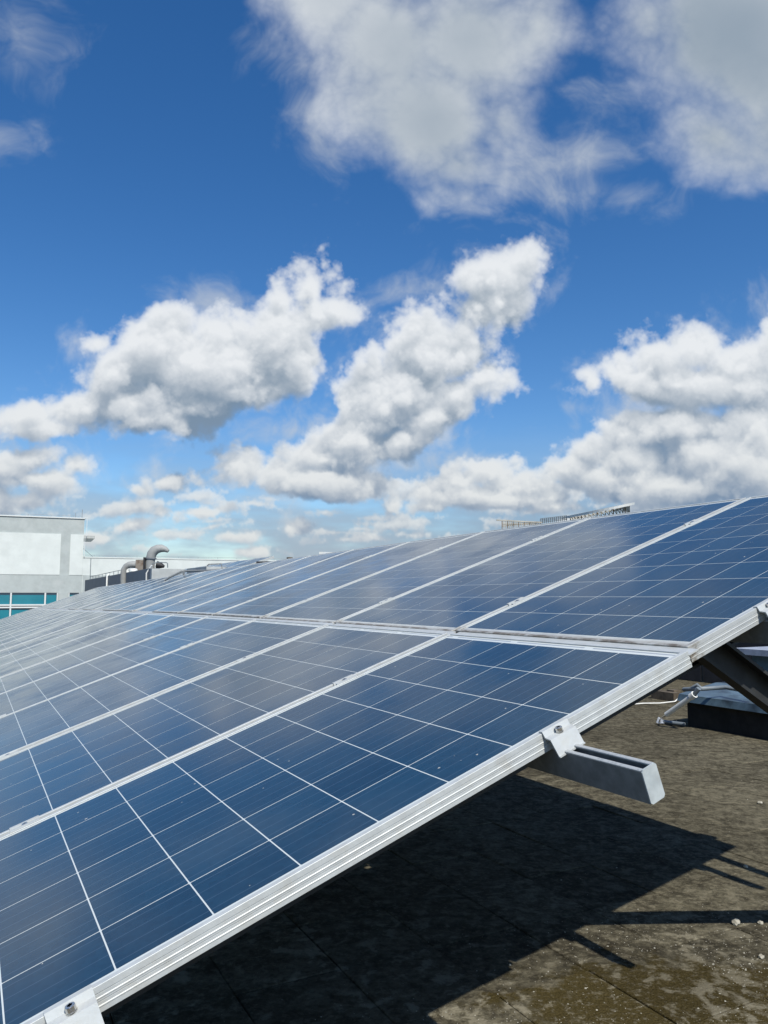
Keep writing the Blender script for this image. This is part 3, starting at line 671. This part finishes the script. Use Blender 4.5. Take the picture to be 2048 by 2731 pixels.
# ------------------------------------------------------------------ rails, rafters, legs
LIPM = mat('sunlit_zinc_edge', (0.44, 0.46, 0.46), 0.5, 0.2, var=0.15, vscale=60, dirt=(0.22, 0.24, 0.25), dscale=60, damt=0.8)  # lips paler than the channel: sun on the edges put into the colour
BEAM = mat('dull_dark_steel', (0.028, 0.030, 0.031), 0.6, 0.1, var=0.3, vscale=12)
def rail(u, row, v0, v1, w, h, label, n0=-.0366, cap=True):
    """U channel open upwards, running along the row, end closed by a cap plate."""
    th = .0026; lip = .0075
    root = empty('mounting_rail', AP(max(v0, 0), u, n0, row)); bpy.context.view_layer.update()
    b = MB(); vs = []; t0_ = -.0034; prof = [(-w / 2, t0_), (-w / 2, -h), (w / 2, -h), (w / 2, t0_), (w / 2 - lip, t0_), (w / 2 - lip, -.006), (w / 2 - lip + th * .8, -.006), (w / 2 - lip + th * .8, -.0058), (w / 2 - th, -.0058), (w / 2 - th, -h + th), (-w / 2 + th, -h + th), (-w / 2 + th, -.0058), (-w / 2 + lip - th * .8, -.0058), (-w / 2 + lip - th * .8, -.006), (-w / 2 + lip, -.006), (-w / 2 + lip, t0_)]
    st = [v0, 0.0] + [k * PITCHW for k in range(1, int(v1) + 1)] if v0 < 0 else [v0, v1]
    n = len(prof)
    for v in st:
        p = AP(v, u, n0, row); vs += [p + R2 * a + NN * c - root.location for a, c in prof]
    fs = []
    for i in range(len(st) - 1):
        for k in range(n): fs.append([i * n + k, i * n + (k + 1) % n, (i + 1) * n + (k + 1) % n, (i + 1) * n + k])
    fs.append(list(range(n))[::-1]); fs.append([(len(st) - 1) * n + k for k in range(n)])
    b.add(vs, fs); b.build('channel', GALV, root)
    for sg_ in (-1, 1):
        lm = MB(); q4 = [(sg_ * (w / 2 + .0003), -.0032), (sg_ * (w / 2 + .0003), -.0008), (sg_ * (w / 2 - .0012), 0), (sg_ * (w / 2 - .0078), 0), (sg_ * (w / 2 - .0088), -.0010), (sg_ * (w / 2 - .0088), -.0032)]
        vv = []
        for v in st:
            p = AP(v, u, n0, row); vv += [p + R2 * a + NN * c - root.location for a, c in q4]
        m6 = 6; lm.add(vv, [[i * m6 + k, i * m6 + (k + 1) % m6, (i + 1) * m6 + (k + 1) % m6, (i + 1) * m6 + k] for i in range(len(st) - 1) for k in range(m6)])
        lm.build('lip', LIPM, root)
    if cap:
        c = MB(); p = AP(v0, u, n0, row) - root.location
        q = .003; w2 = w / 2 + .0006; r = .004
        pl = [(-w2 + r, .001), (w2 - r, .001), (w2, .001 - r), (w2, -h - .001 + r), (w2 - r, -h - .001), (-w2 + r, -h - .001), (-w2, -h - .001 + r), (-w2, .001 - r)]
        A_ = [p + R2 * a + NN * d - R1 * q for a, d in pl]; B_ = [p + R2 * a + NN * d - R1 * .0003 for a, d in pl]; m_ = len(pl)
        c.add(A_ + B_, [list(range(m_)), list(range(m_, 2 * m_))[::-1]] + [[i, (i + 1) % m_, m_ + (i + 1) % m_, m_ + i] for i in range(m_)])
        c.build('end_cap', mat('cap_metal', (0.47, 0.51, 0.51), 0.5, 0.15, var=0.12, vscale=40, dirt=(0.42, 0.47, 0.48), dscale=30, damt=0.7), root)
    tag(root, label, 'mounting rail', 'mounting rails under the array'); return root
rail(.378, 0, -.255, 21, .035, .063, 'open galvanised channel rail jutting out from under the nearest panel, with a pale capped end')
rail(1.335, 0, -.21, 21, .035, .063, 'galvanised rail below the clamp in the bottom left corner, low on the lower row')
rail(-.26, 1, -.25, 21, .035, .063, 'galvanised rail low under the upper row, by the clamp at the right edge')
rail(-1.235, 1, -.27, 21, .035, .063, 'galvanised rail high under the upper row, casting the shorter of the two slim shadows')
rail(-1.40, 1, -.85, 3.0, .045, .05, 'long galvanised rail under the ridge whose slim shadow runs off to the right', n0=-.0366)

def channel_bar(root, name, a, b, w, h, side, m):
    """lipped C section from a to b; side = direction the open face looks."""
    a = Vector(a) - root.location; b = Vector(b) - root.location; d = (b - a).normalized(); s = Vector(side); s = (s - d * s.dot(d)).normalized(); up = s.cross(d).normalized()
    if up.z < 0: up = -up
    th = .003; lip = .009
    prof = [(0, h / 2), (-w, h / 2), (-w, -h / 2), (0, -h / 2), (0, -h / 2 + lip), (-th, -h / 2 + lip), (-th, -h / 2 + th), (-w + th, -h / 2 + th), (-w + th, h / 2 - th), (-th, h / 2 - th), (-th, h / 2 - lip), (0, h / 2 - lip)]
    n = len(prof); vs = [p + s * x + up * y for p in (a, b) for x, y in prof]
    return MB().add(vs, [list(range(n))[::-1], list(range(n, 2 * n))] + [[i, (i + 1) % n, n + (i + 1) % n, n + i] for i in range(n)]).build(name, m, root)
HS = Vector((0.8851, 0.4655, 0)).normalized()      # horizontal, up the slope
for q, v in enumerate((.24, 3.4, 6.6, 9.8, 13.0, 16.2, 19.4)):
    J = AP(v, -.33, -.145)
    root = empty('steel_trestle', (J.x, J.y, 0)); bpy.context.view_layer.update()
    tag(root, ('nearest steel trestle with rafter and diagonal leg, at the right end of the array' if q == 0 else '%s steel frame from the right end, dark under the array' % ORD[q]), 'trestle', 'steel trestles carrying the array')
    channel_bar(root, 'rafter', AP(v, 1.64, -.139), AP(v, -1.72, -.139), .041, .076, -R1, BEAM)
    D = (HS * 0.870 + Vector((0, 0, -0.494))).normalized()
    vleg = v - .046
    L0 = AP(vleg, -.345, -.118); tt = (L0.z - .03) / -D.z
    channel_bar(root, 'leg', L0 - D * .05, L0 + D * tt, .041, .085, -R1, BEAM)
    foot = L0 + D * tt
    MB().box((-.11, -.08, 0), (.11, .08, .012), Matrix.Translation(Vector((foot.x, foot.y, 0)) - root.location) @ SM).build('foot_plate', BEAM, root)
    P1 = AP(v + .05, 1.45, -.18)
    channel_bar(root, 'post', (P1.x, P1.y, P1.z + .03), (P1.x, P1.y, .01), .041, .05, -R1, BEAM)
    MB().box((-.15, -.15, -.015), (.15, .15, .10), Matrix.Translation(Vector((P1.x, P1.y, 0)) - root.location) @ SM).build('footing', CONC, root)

# ------------------------------------------------------------------ roof hatch with metal hood at right, beyond the leg
hm = lambda p: Matrix.Translation(p) @ SM @ Matrix.Rotation(math.pi, 4, 'Z')     # local +x toward the camera side along the row, local -y.. slope side
base = Vector((2.69, 7.12, 0))
vent = empty('roof_hatch', base); bpy.context.view_layer.update()
tag(vent, 'low blue grey metal roof hatch on a black kerb beyond the leg', 'roof hatch')
rp = Vector((R1.x, R1.y, 0)) * -1; 
def hb(name, a0, a1, b0, b1, z0, z1, m, off=Vector()):   # a: along the row towards the right, b: away up the slope side
    M_ = Matrix((rp, HS, Vector((0, 0, 1)))).transposed().to_4x4()
    return MB().box((a0, b0, z0), (a1, b1, z1), M_).build(name, m, vent)
hb('kerb', 0.0, 1.9, 0, 1.6, 0, .214, DARK)
lidm = MB(); M_ = Matrix((rp, HS, Vector((0, 0, 1)))).transposed().to_4x4()
lv = [(-.07, -.05, .215), (2.0, -.05, .215), (2.0, 1.7, .215), (-.07, 1.7, .215), (-.06, -.03, .275), (1.98, -.03, .275), (1.98, .45, .35), (-.06, .45, .35), (1.98, 1.68, .35), (-.06, 1.68, .35)]
lidm.add([M_ @ Vector(v) for v in lv], [(0, 3, 2, 1), (0, 1, 5, 4), (4, 5, 6, 7), (7, 6, 8, 9), (3, 9, 8, 2), (1, 2, 8, 6, 5), (0, 4, 7, 9, 3)])
lidm.build('lid', LID, vent)
hb('hood', .22, 2.6, .6, 1.4, .351, .645, LID)
hb('cap_flashing', .10, 2.8, .47, 1.55, .647, .672, CAP)
hb('drip_edge', .10, 2.8, .46, .469, .622, .674, CAP)
hb('patch', .62, .95, .10, .16, .302, .308, CAP)
def hp(a, b, z): return M_ @ Vector((a, b, z))
conduit = empty('vent_pipe', base + hp(.45, .2, .3)); bpy.context.view_layer.update()
tag(conduit, 'grey pipe across the hatch lid with a white sleeved strut down to the slabs', 'pipe')
def pp(name, pts, r, m, n=10): 
    k = MB().tube([Vector(p) + base - conduit.location for p in pts], r, n); return k.build(name, m, conduit, True)
top = at(1864, 1836, 6.75) - base; mid = at(1848, 1856, 6.8) - base; bot = at(1777, 1906, 7.05) - base; ft = at(1760, 1919, 7.2) - base
pp('cross_pipe', [at(1824, 1839, 7.0) - base, at(1862, 1836, 6.8) - base, at(1872, 1837, 6.8) - base, at(1936, 1833, 6.8) - base, at(2010, 1846, 6.5) - base], .019, GPIPE)
pp('bracket', [at(1842, 1837, 6.9) - base, at(1860, 1826, 6.8) - base, at(1872, 1837, 6.8) - base], .014, GPIPE)
pp('strut_upper', [top, mid], .019, GPIPE)
pp('sleeve', [at(1852, 1852, 6.79) - base, at(1843, 1859, 6.82) - base], .030, PVC, 14)
pp('strut', [mid, bot], .022, PVC, 14)
pp('rod', [bot, ft], .007, STEEL)
pp('floor_pipe', [at(1764, 1924, 7.25) - base, at(1826, 1932, 7.08) - base], .017, GPIPE)
cl = MB(); fp = ft + base - conduit.location
cl.bar(fp + Vector((-.025, 0, -.03)), fp + Vector((-.005, 0, .02)), .005, .02); cl.bar(fp + Vector((-.025, 0, -.03)), fp + Vector((.035, 0, -.03)), .02, .005); cl.bar(fp + Vector((.018, 0, -.03)), fp + Vector((.01, 0, .0)), .005, .02); cl.build('clip', CAP, conduit)
g0 = lambda px, py: (lambda r: Vector((0, 0, EYE)) + r * (EYE / -r.z))(ray(px, py))
cb = MB().tube([g0(1650, 1884) + Vector((0, 0, .01)), g0(1715, 1879) + Vector((0, 0, .012)), g0(1760, 1878) + Vector((0, 0, .01)), g0(1800, 1876) + Vector((0, 0, .02)), g0(1816, 1872) + Vector((0, 0, .06))], .007, 8).build('cable', PVC, None, True); tag(cb, 'thin white cable lying on the slabs beside the roof hatch', 'cable')
wd = MB().box((-.16, -.05, 0), (.16, .05, .09), Matrix.Translation(g0(1775, 1866)) @ SM).build('brick', WOOD); tag(wd, 'brown brick lying on the slabs behind the roof hatch pipe', 'brick')
wd2 = MB().box((-.05, -.05, 0), (.05, .05, .10), Matrix.Translation(g0(1797, 1864)) @ SM).build('brick', WOOD); tag(wd2, 'short dark brick end standing just right of the longer brick', 'brick')
# dark plant screen beyond
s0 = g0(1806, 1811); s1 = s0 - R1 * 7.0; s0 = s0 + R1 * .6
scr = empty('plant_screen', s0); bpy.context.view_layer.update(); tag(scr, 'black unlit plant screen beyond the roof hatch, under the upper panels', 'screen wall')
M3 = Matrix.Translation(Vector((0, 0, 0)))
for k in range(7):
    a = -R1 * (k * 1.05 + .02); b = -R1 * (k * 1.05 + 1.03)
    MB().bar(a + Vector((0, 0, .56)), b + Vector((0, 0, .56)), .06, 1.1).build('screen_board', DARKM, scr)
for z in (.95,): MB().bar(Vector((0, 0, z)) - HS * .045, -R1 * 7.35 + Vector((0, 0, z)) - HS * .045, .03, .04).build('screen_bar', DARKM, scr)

# ------------------------------------------------------------------ white factory building on the left
AZ = math.radians(66); FD = Vector((math.sin(AZ), math.cos(AZ), 0)); FN = Vector((FD.y, -FD.x, 0))    # FN faces the camera
P0 = at(0, 1588, 36.0); P0.z = 0
FM = Matrix((FD, -FN, Vector((0, 0, 1)))).transposed().to_4x4()    # local: x along, y away, z up
bld = empty('factory_building', P0); bpy.context.view_layer.update()
tag(bld, 'white and grey rendered factory building with teal windows and a taller left block', 'building')
def fb(name, x0, x1, y0, y1, z0, z1, m, parent=bld):
    o = MB().box((x0, y0, z0), (x1, y1, z1), FM).build(name, m, bld if parent is bld else None)
    if parent is not bld: o.parent = parent
    return o
S = 3.5
fb('tall_wall', -16, S, .62, 9, -3, 4.84, GREYW)
for (a, b, c, d) in ((-16, 2.48, 2.13, 4.08), (2.905, S - .0, 2.13, 4.08)): fb('white_wall_panel', a, b, .585, .62, c, d, WHITEW)
wall_parts = [(-16, S, 1.28, 4.84 if 0 else 2.12)]
# grey wall skin carrying the window openings
fb('wall_band', -16, 9, .60, .617, 1.285, 2.13, GREYW); fb('pier', 2.47, 2.905, .58, .617, -3, 1.285, GREYW); fb('pier', -2.6, -2.2, .58, .617, -3, 1.285, GREYW)
fb('parapet_cap', -16, S + .04, .575, 9.1, 4.842, 4.90, MULL)
fb('low_wall', S + .003, 26, .59, 8.5, -3, 2.96, WHITEW); fb('low_wall_cap', S + .003, 26, .57, 8.6, 2.962, 3.02, WHITEW)
fb('grey_dado', S + .02, 26, .57, .588, -3, 2.13, GREYW)
fb('ledge', S + .003, S + .52, .9, 3.6, 3.93, 4.06, CONC)
fb('side_conduit', S + .10, S + .125, .50, .53, 4.0, 4.88, MULL); fb('side_conduit', S + .0, S + .13, .50, .53, 4.885, 4.91, MULL); fb('side_conduit', S + .035, S + .06, .50, .53, 3.02, 4.0, MULL)
st = MB().bar(FM @ Vector((S + .0, .7, 3.42)), FM @ Vector((S + .45, .7, 3.02)), .02, .02).build('stay', GPIPE, bld)
def window(x0, x1, z0, z1, muls, trs):
    w = fb('window', x0, x1, .565, .60, z0, z1, DARKM)
    ys = (.53, .565)
    mz = []
    xs = [x0] + muls + [x1]
    for a, b in zip(xs[:-1], xs[1:]):
        for (c, d) in trs:
            g = fb('pane', a + .05, b - .05, .548, .562, c + .03, d - .03, TEAL, w)
            fb('head_shadow_strip', a + .05, b - .05, .543, .547, d - .10, d - .03, mat('head_shadow_dark', (0.03, 0.06, 0.09), 0.4), w)  # shadow along the top of the glass, put in as a dark strip
    for x in muls: fb('mullion', x - .036, x + .036, .50, .545, z0, z1, MULL, w)
    fb('jamb', x1 - .04, x1, .50, .545, z0, z1, MULL, w); fb('jamb', x0, x0 + .04, .50, .545, z0, z1, MULL, w)
    for (c, d) in trs[:-1]: 
        fb('transom', x0, x1, .495, .54, c - .02, c + .05, MULL, w); fb('transom', x0, x1, .495, .54, c - .13, c - .06, MULL, w)
    fb('sill', x0 - .03, x1 + .03, .45, .56, z0 - .06, z0, MULL, w)
    return w
window(-2.2, 2.44, -.7, 1.28, [-1.20, .44, 1.90], [(.70, 1.28), (-.7, .59)])
window(2.92, 9.0, -.7, 1.28, [3.42, 5.0, 6.6, 7.8], [(.70, 1.28), (-.7, .59)])
window(-8, -2.62, -.7, 1.28, [-6.6, -5.0, -3.6], [(.70, 1.28), (-.7, .59)])
rl = MB()
for x in range(-15, 4): rl.bar(FM @ Vector((x * 1.0, .6, 4.9)), FM @ Vector((x * 1.0, .6, 4.99)), .012, .012)
rl.bar(FM @ Vector((-16, .6, 4.99)), FM @ Vector((3.4, .6, 4.97)), .014, .014)
for x in range(4, 25): rl.bar(FM @ Vector((x * 1.0, .6, 3.02)), FM @ Vector((x * 1.0, .6, 3.10)), .012, .012)
rl.bar(FM @ Vector((S, .6, 3.10)), FM @ Vector((25, .6, 3.10)), .014, .014)
rl.bar(FM @ Vector((3.08, .6, 4.9)), FM @ Vector((3.08, .6, 5.13)), .02, .02); rl.bar(FM @ Vector((3.38, .6, 4.9)), FM @ Vector((3.38, .6, 5.30)), .025, .025)
rl.build('lightning_conductor', mat('conductor_grey', (0.30, 0.33, 0.35), 0.6), bld)
fb('chimney_block', 13.9, 14.15, 1.0, 1.3, 3.02, 3.22, WOOD)

# ------------------------------------------------------------------ grey plant enclosure with ducts
EC = at(405, 1514.5, 17.0); EA = Vector((-.435, .900, 0)).normalized(); EB = Vector((.900, .435, 0)).normalized()
EM = Matrix((EB, EA, Vector((0, 0, 1)))).transposed().to_4x4()      # x right, y away to the left
enc = empty('plant_enclosure', (EC.x, EC.y, 0)); bpy.context.view_layer.update(); tag(enc, 'slate grey walled plant enclosure with pale concrete end, beyond the ridge', 'enclosure')
MB().box((0, .2, 0), (.2, 15.2, EC.z), EM).build('side_wall', BOXG, enc)  # side wall is a darker grey than the end wall
MB().box((0.0, 0.0, 0), (.62, .2, EC.z - .015), EM).build('end_wall', CONC, enc); MB().box((.62, 0.0, 0), (.72, .9, EC.z - .02), EM).build('end_return', CONC, enc)
for y in (7.7,): MB().tube([EM @ Vector((-.04, y, 0)), EM @ Vector((-.04, y, EC.z + .0)), EM @ Vector((.03, y + .02, EC.z + .06))], .024, 8).build('pipe', PVC, enc, True)
MB().tube([EM @ Vector((-.03, .25, 0)), EM @ Vector((-.03, .5, EC.z - .1)), EM @ Vector((.06, .4, EC.z + .07))], .018, 8).build('pipe', PVC, enc, True)
hr = MB()
for y in range(5, 15):
    hr.bar(EM @ Vector((.1, y + .3, EC.z)), EM @ Vector((.1, y + .3, EC.z + .12)), .012, .012)
hr.bar(EM @ Vector((.1, 5.3, EC.z + .12)), EM @ Vector((.1, 14.3, EC.z + .12)), .014, .014)
hr.bar(EM @ Vector((.1, 14.3, EC.z)), EM @ Vector((.1, 14.3, EC.z + .82)), .02, .02)
hr.build('handrail', GPIPE, enc)
def duct(name, pts, w, m, parent, sq=1.0, loc=Vector()):
    return MB().tube([Vector(p) - loc for p in pts], w, 12, True, sq).build(name, m, parent, True)
d1r = empty('exhaust_duct', at(329, 1560, 20.9)); bpy.context.view_layer.update(); tag(d1r, 'lower galvanised exhaust duct bending right over the grey enclosure wall', 'duct')
Y = 20.6
duct('duct_body', [at(329, 1600, Y), at(329, 1530, Y), at(331, 1519, Y), at(336, 1511, Y), at(344, 1506.5, Y), at(354, 1505.5, Y), at(366, 1506, Y), at(372, 1506, Y)], [.075, .078, .08, .083, .085, .088, .085, .085], DUCT, d1r, 1.0, d1r.location)
MB().box((-.13, -.14, -.14), (.13, .14, .14), Matrix.Translation(at(379, 1508, Y) - d1r.location)).build('fan_housing', mat('patchy_sheet', (0.25, 0.22, 0.18), 0.7, 0.1, var=.3, vscale=5, dirt=(0.11, 0.06, 0.03), dscale=5, damt=.9), d1r)
MB().tube([at(340, 1530, Y) - d1r.location, at(340, 1519, Y) - d1r.location, at(349, 1516, Y) - d1r.location, at(362, 1517, Y) - d1r.location], .035, 8).build('pipe', PVC, d1r, True)
MB().tube([at(338, 1560, Y) - d1r.location, at(338.5, 1528, Y) - d1r.location, at(345, 1523, Y) - d1r.location], .022, 8).build('pipe', PVC, d1r, True)
tank = MB().tube([at(356, 1524, 20.0), at(356, 1519, 20.0), at(356, 1516.5, 20.0), at(356, 1516, 20.0)], [.10, .10, .07, .01], 14).build('fan_unit', PVC, None, True); tag(tank, 'small white fan unit between the two exhaust ducts', 'fan unit')
Y = 18.6
d2r = empty('exhaust_duct', at(402, 1530, Y)); bpy.context.view_layer.update(); tag(d2r, 'taller galvanised exhaust duct with hooked mouth above the enclosure', 'duct')
duct('duct_body', [at(400, 1560, Y), at(400, 1500, Y), at(402, 1488, Y), at(405, 1477, Y), at(411, 1469, Y), at(420, 1464, Y), at(431, 1462.5, Y), at(441, 1465, Y), at(449, 1470, Y)], [.11, .11, .112, .115, .115, .105, .092, .068, .04], DUCT, d2r, 1.0, d2r.location)
MB().tube([at(401.5, 1490.5, Y) - d2r.location, at(401.8, 1487.5, Y) - d2r.location], .135, 14).build('flange', BOXG, d2r)
MB().tube([at(418, 1506, Y) - d2r.location, at(428, 1508, Y) - d2r.location, at(438, 1511, Y) - d2r.location], [.09, .075, .03], 10).build('motor', DARKM, d2r, True)
MB().box((-.03, -.12, -.14), (.015, .12, .17), Matrix.Translation(at(389, 1506, Y) - d2r.location)).build('damper_plate', DARKM, d2r)
h2 = MB().tube([at(404, 1512, 18.2), at(404, 1505, 18.2), at(420, 1499.5, 18.2), at(444, 1500.5, 18.2), at(447, 1503, 18.2), at(447, 1514, 18.2)], .012, 6).build('guard_rail', GPIPE, None, True); tag(h2, 'thin grey guard rail around the taller exhaust duct', 'guard rail')
# handrail pipe beyond the ridge
h1 = MB().tube([at(438, 1549, 12.5), at(452, 1540, 12.5), at(484, 1524, 12.5), at(490, 1522.5, 12.5), at(556, 1521.5, 13.2), at(620, 1517, 13.6), at(700, 1512, 14)], .016, 10).tube([at(490, 1523, 12.5), at(490, 1560, 12.5)], .016, 8).build('handrail', GALV, None, True); tag(h1, 'galvanised pipe handrail rising just beyond the ridge, left of the small array', 'handrail')
h3 = MB().tube([at(553, 1520, 14), at(553, 1508, 14), at(557, 1505, 14), at(590, 1503, 14), at(592, 1516, 14)], .012, 6).build('guard_rail', GALV, None, True); tag(h3, 'low looped guard rail standing beside the small array', 'guard rail')
cu = MB().box((-.5, -.2, -1), (.9, .2, 0), Matrix.Translation(at(560, 1513.5, 14.4)) @ SM).build('roof_upstand', CONC); tag(cu, 'pale concrete upstand behind the looped guard rail', 'upstand')

# ------------------------------------------------------------------ far: sign board, lattice crown
Y = 60
sg = empty('sign_board', at(880, 1500, Y)); bpy.context.view_layer.update(); tag(sg, 'white sign board with a blue emblem just above the ridge', 'sign')
def qd(pts, dep, m, name, parent):
    a = [Vector(p) - parent.location for p in pts]; b = [p + Vector((0, dep, 0)) for p in a]; n = len(a)
    return MB().add(a + b, [list(range(n)), list(range(n, 2 * n))[::-1]] + [[i, (i + 1) % n, n + (i + 1) % n, n + i] for i in range(n)]).build(name, m, parent)
qd([at(851, 1520, Y), at(851, 1471.5, Y), at(925, 1474, Y), at(925, 1520, Y)], .4, RIM, 'board', sg)
qd([at(862, 1480.5, Y - .05)] + [at(869.5 + 7.5 * math.cos(a), 1480.5 - 4.5 * math.sin(a), Y - .05) for a in [math.pi * k / 10 for k in range(10, -1, -1)]], .04, BLUE, 'emblem', sg)
crown = empty('lattice_crown', at(1500, 1400, 62)); bpy.context.view_layer.update(); tag(crown, 'distant rooftop lattice structure with an oval white rimmed crown, above the ridge', 'roof structure')
CLc = crown.location
Yc = 62
def P(px, py, dy=0): return at(px, py, Yc) + Vector((0, dy, 0)) - CLc
k = MB()
k.bar(P(1324, 1387), P(1445, 1393.5), .12, .10); k.build('left_beam', TRUSS, crown)
k = MB(); kk = MB(); rn = random.Random(5)
for i in range(22):
    x = 1339 + i * 4.9; yb = 1412 - (x - 1339) * .12
    (k if i % 3 else kk).bar(P(x, 1388 + (x - 1324) * .055), P(x, yb), .06, .06)
    if i < 21:
        k.bar(P(x, 1390), P(x + 4.9, yb - 3), .035, .035); kk.bar(P(x, yb - 8), P(x + 4.9, yb - 9), .035, .04)
k.bar(P(1339, 1398), P(1442, 1398), .06, .05)
k.build('left_lattice', TRUSS, crown); kk.build('left_post', TRUSSD, crown)
k = MB()
for i in range(14):
    x = 1441 + i * 5.4; yt = 1383.5 - (x - 1441) * .12
    k.bar(P(x, yt), P(x, 1400), .05, .05)
for q in (0, 3.2, 6.5, 10): k.bar(P(1441, 1383.5 + q), P(1512, 1375 + q), .05, .05)
k.build('middle_screen', GPIPE, crown)
# oval ring, tilted, seen almost edge-on
cx, cz = 1591.0, 1364.0
def ringpt(a, r=1.0, dz=0.0):
    c = P(cx, cz + 0); ex = P(cx + 81, cz - 16.5) - c; ey = Vector((0, 5.5, 0)) + (P(cx - 3, cz - 9.5) - c)
    return c + ex * math.cos(a) * r + ey * math.sin(a) * r + Vector((0, 0, dz))
n = 48; vs = []; fs = []
for i in range(n):
    a = 2 * math.pi * i / n
    vs += [ringpt(a, 1.0, .12), ringpt(a, .90, .12), ringpt(a, .90, -.06), ringpt(a, 1.0, -.06)]
for i in range(n):
    j = (i + 1) % n
    for q in range(4): fs.append([i * 4 + q, i * 4 + (q + 1) % 4, j * 4 + (q + 1) % 4, j * 4 + q])
MB().add(vs, fs).build('oval_rim', RIM, crown)
k = MB(); kk = MB()
for i in range(26):
    a = math.pi + math.pi * i / 25
    p = ringpt(a, .86, -.05); q = Vector((p.x, p.y, P(1600, 1400).z)); (kk if i % 4 == 0 else k).bar(p, q, .10 if i % 4 == 0 else .055, .06)
    if i < 25: k.bar(p, ringpt(a + math.pi / 25, .86, -.5), .05, .05)
for i in range(30):
    a = 2 * math.pi * i / 30; k.bar(ringpt(a, .9, 0), ringpt(a + .25, .55, -.25), .05, .05)
k.build('crown_lattice', TRUSS, crown); kk.build('crown_post', TRUSSD, crown)
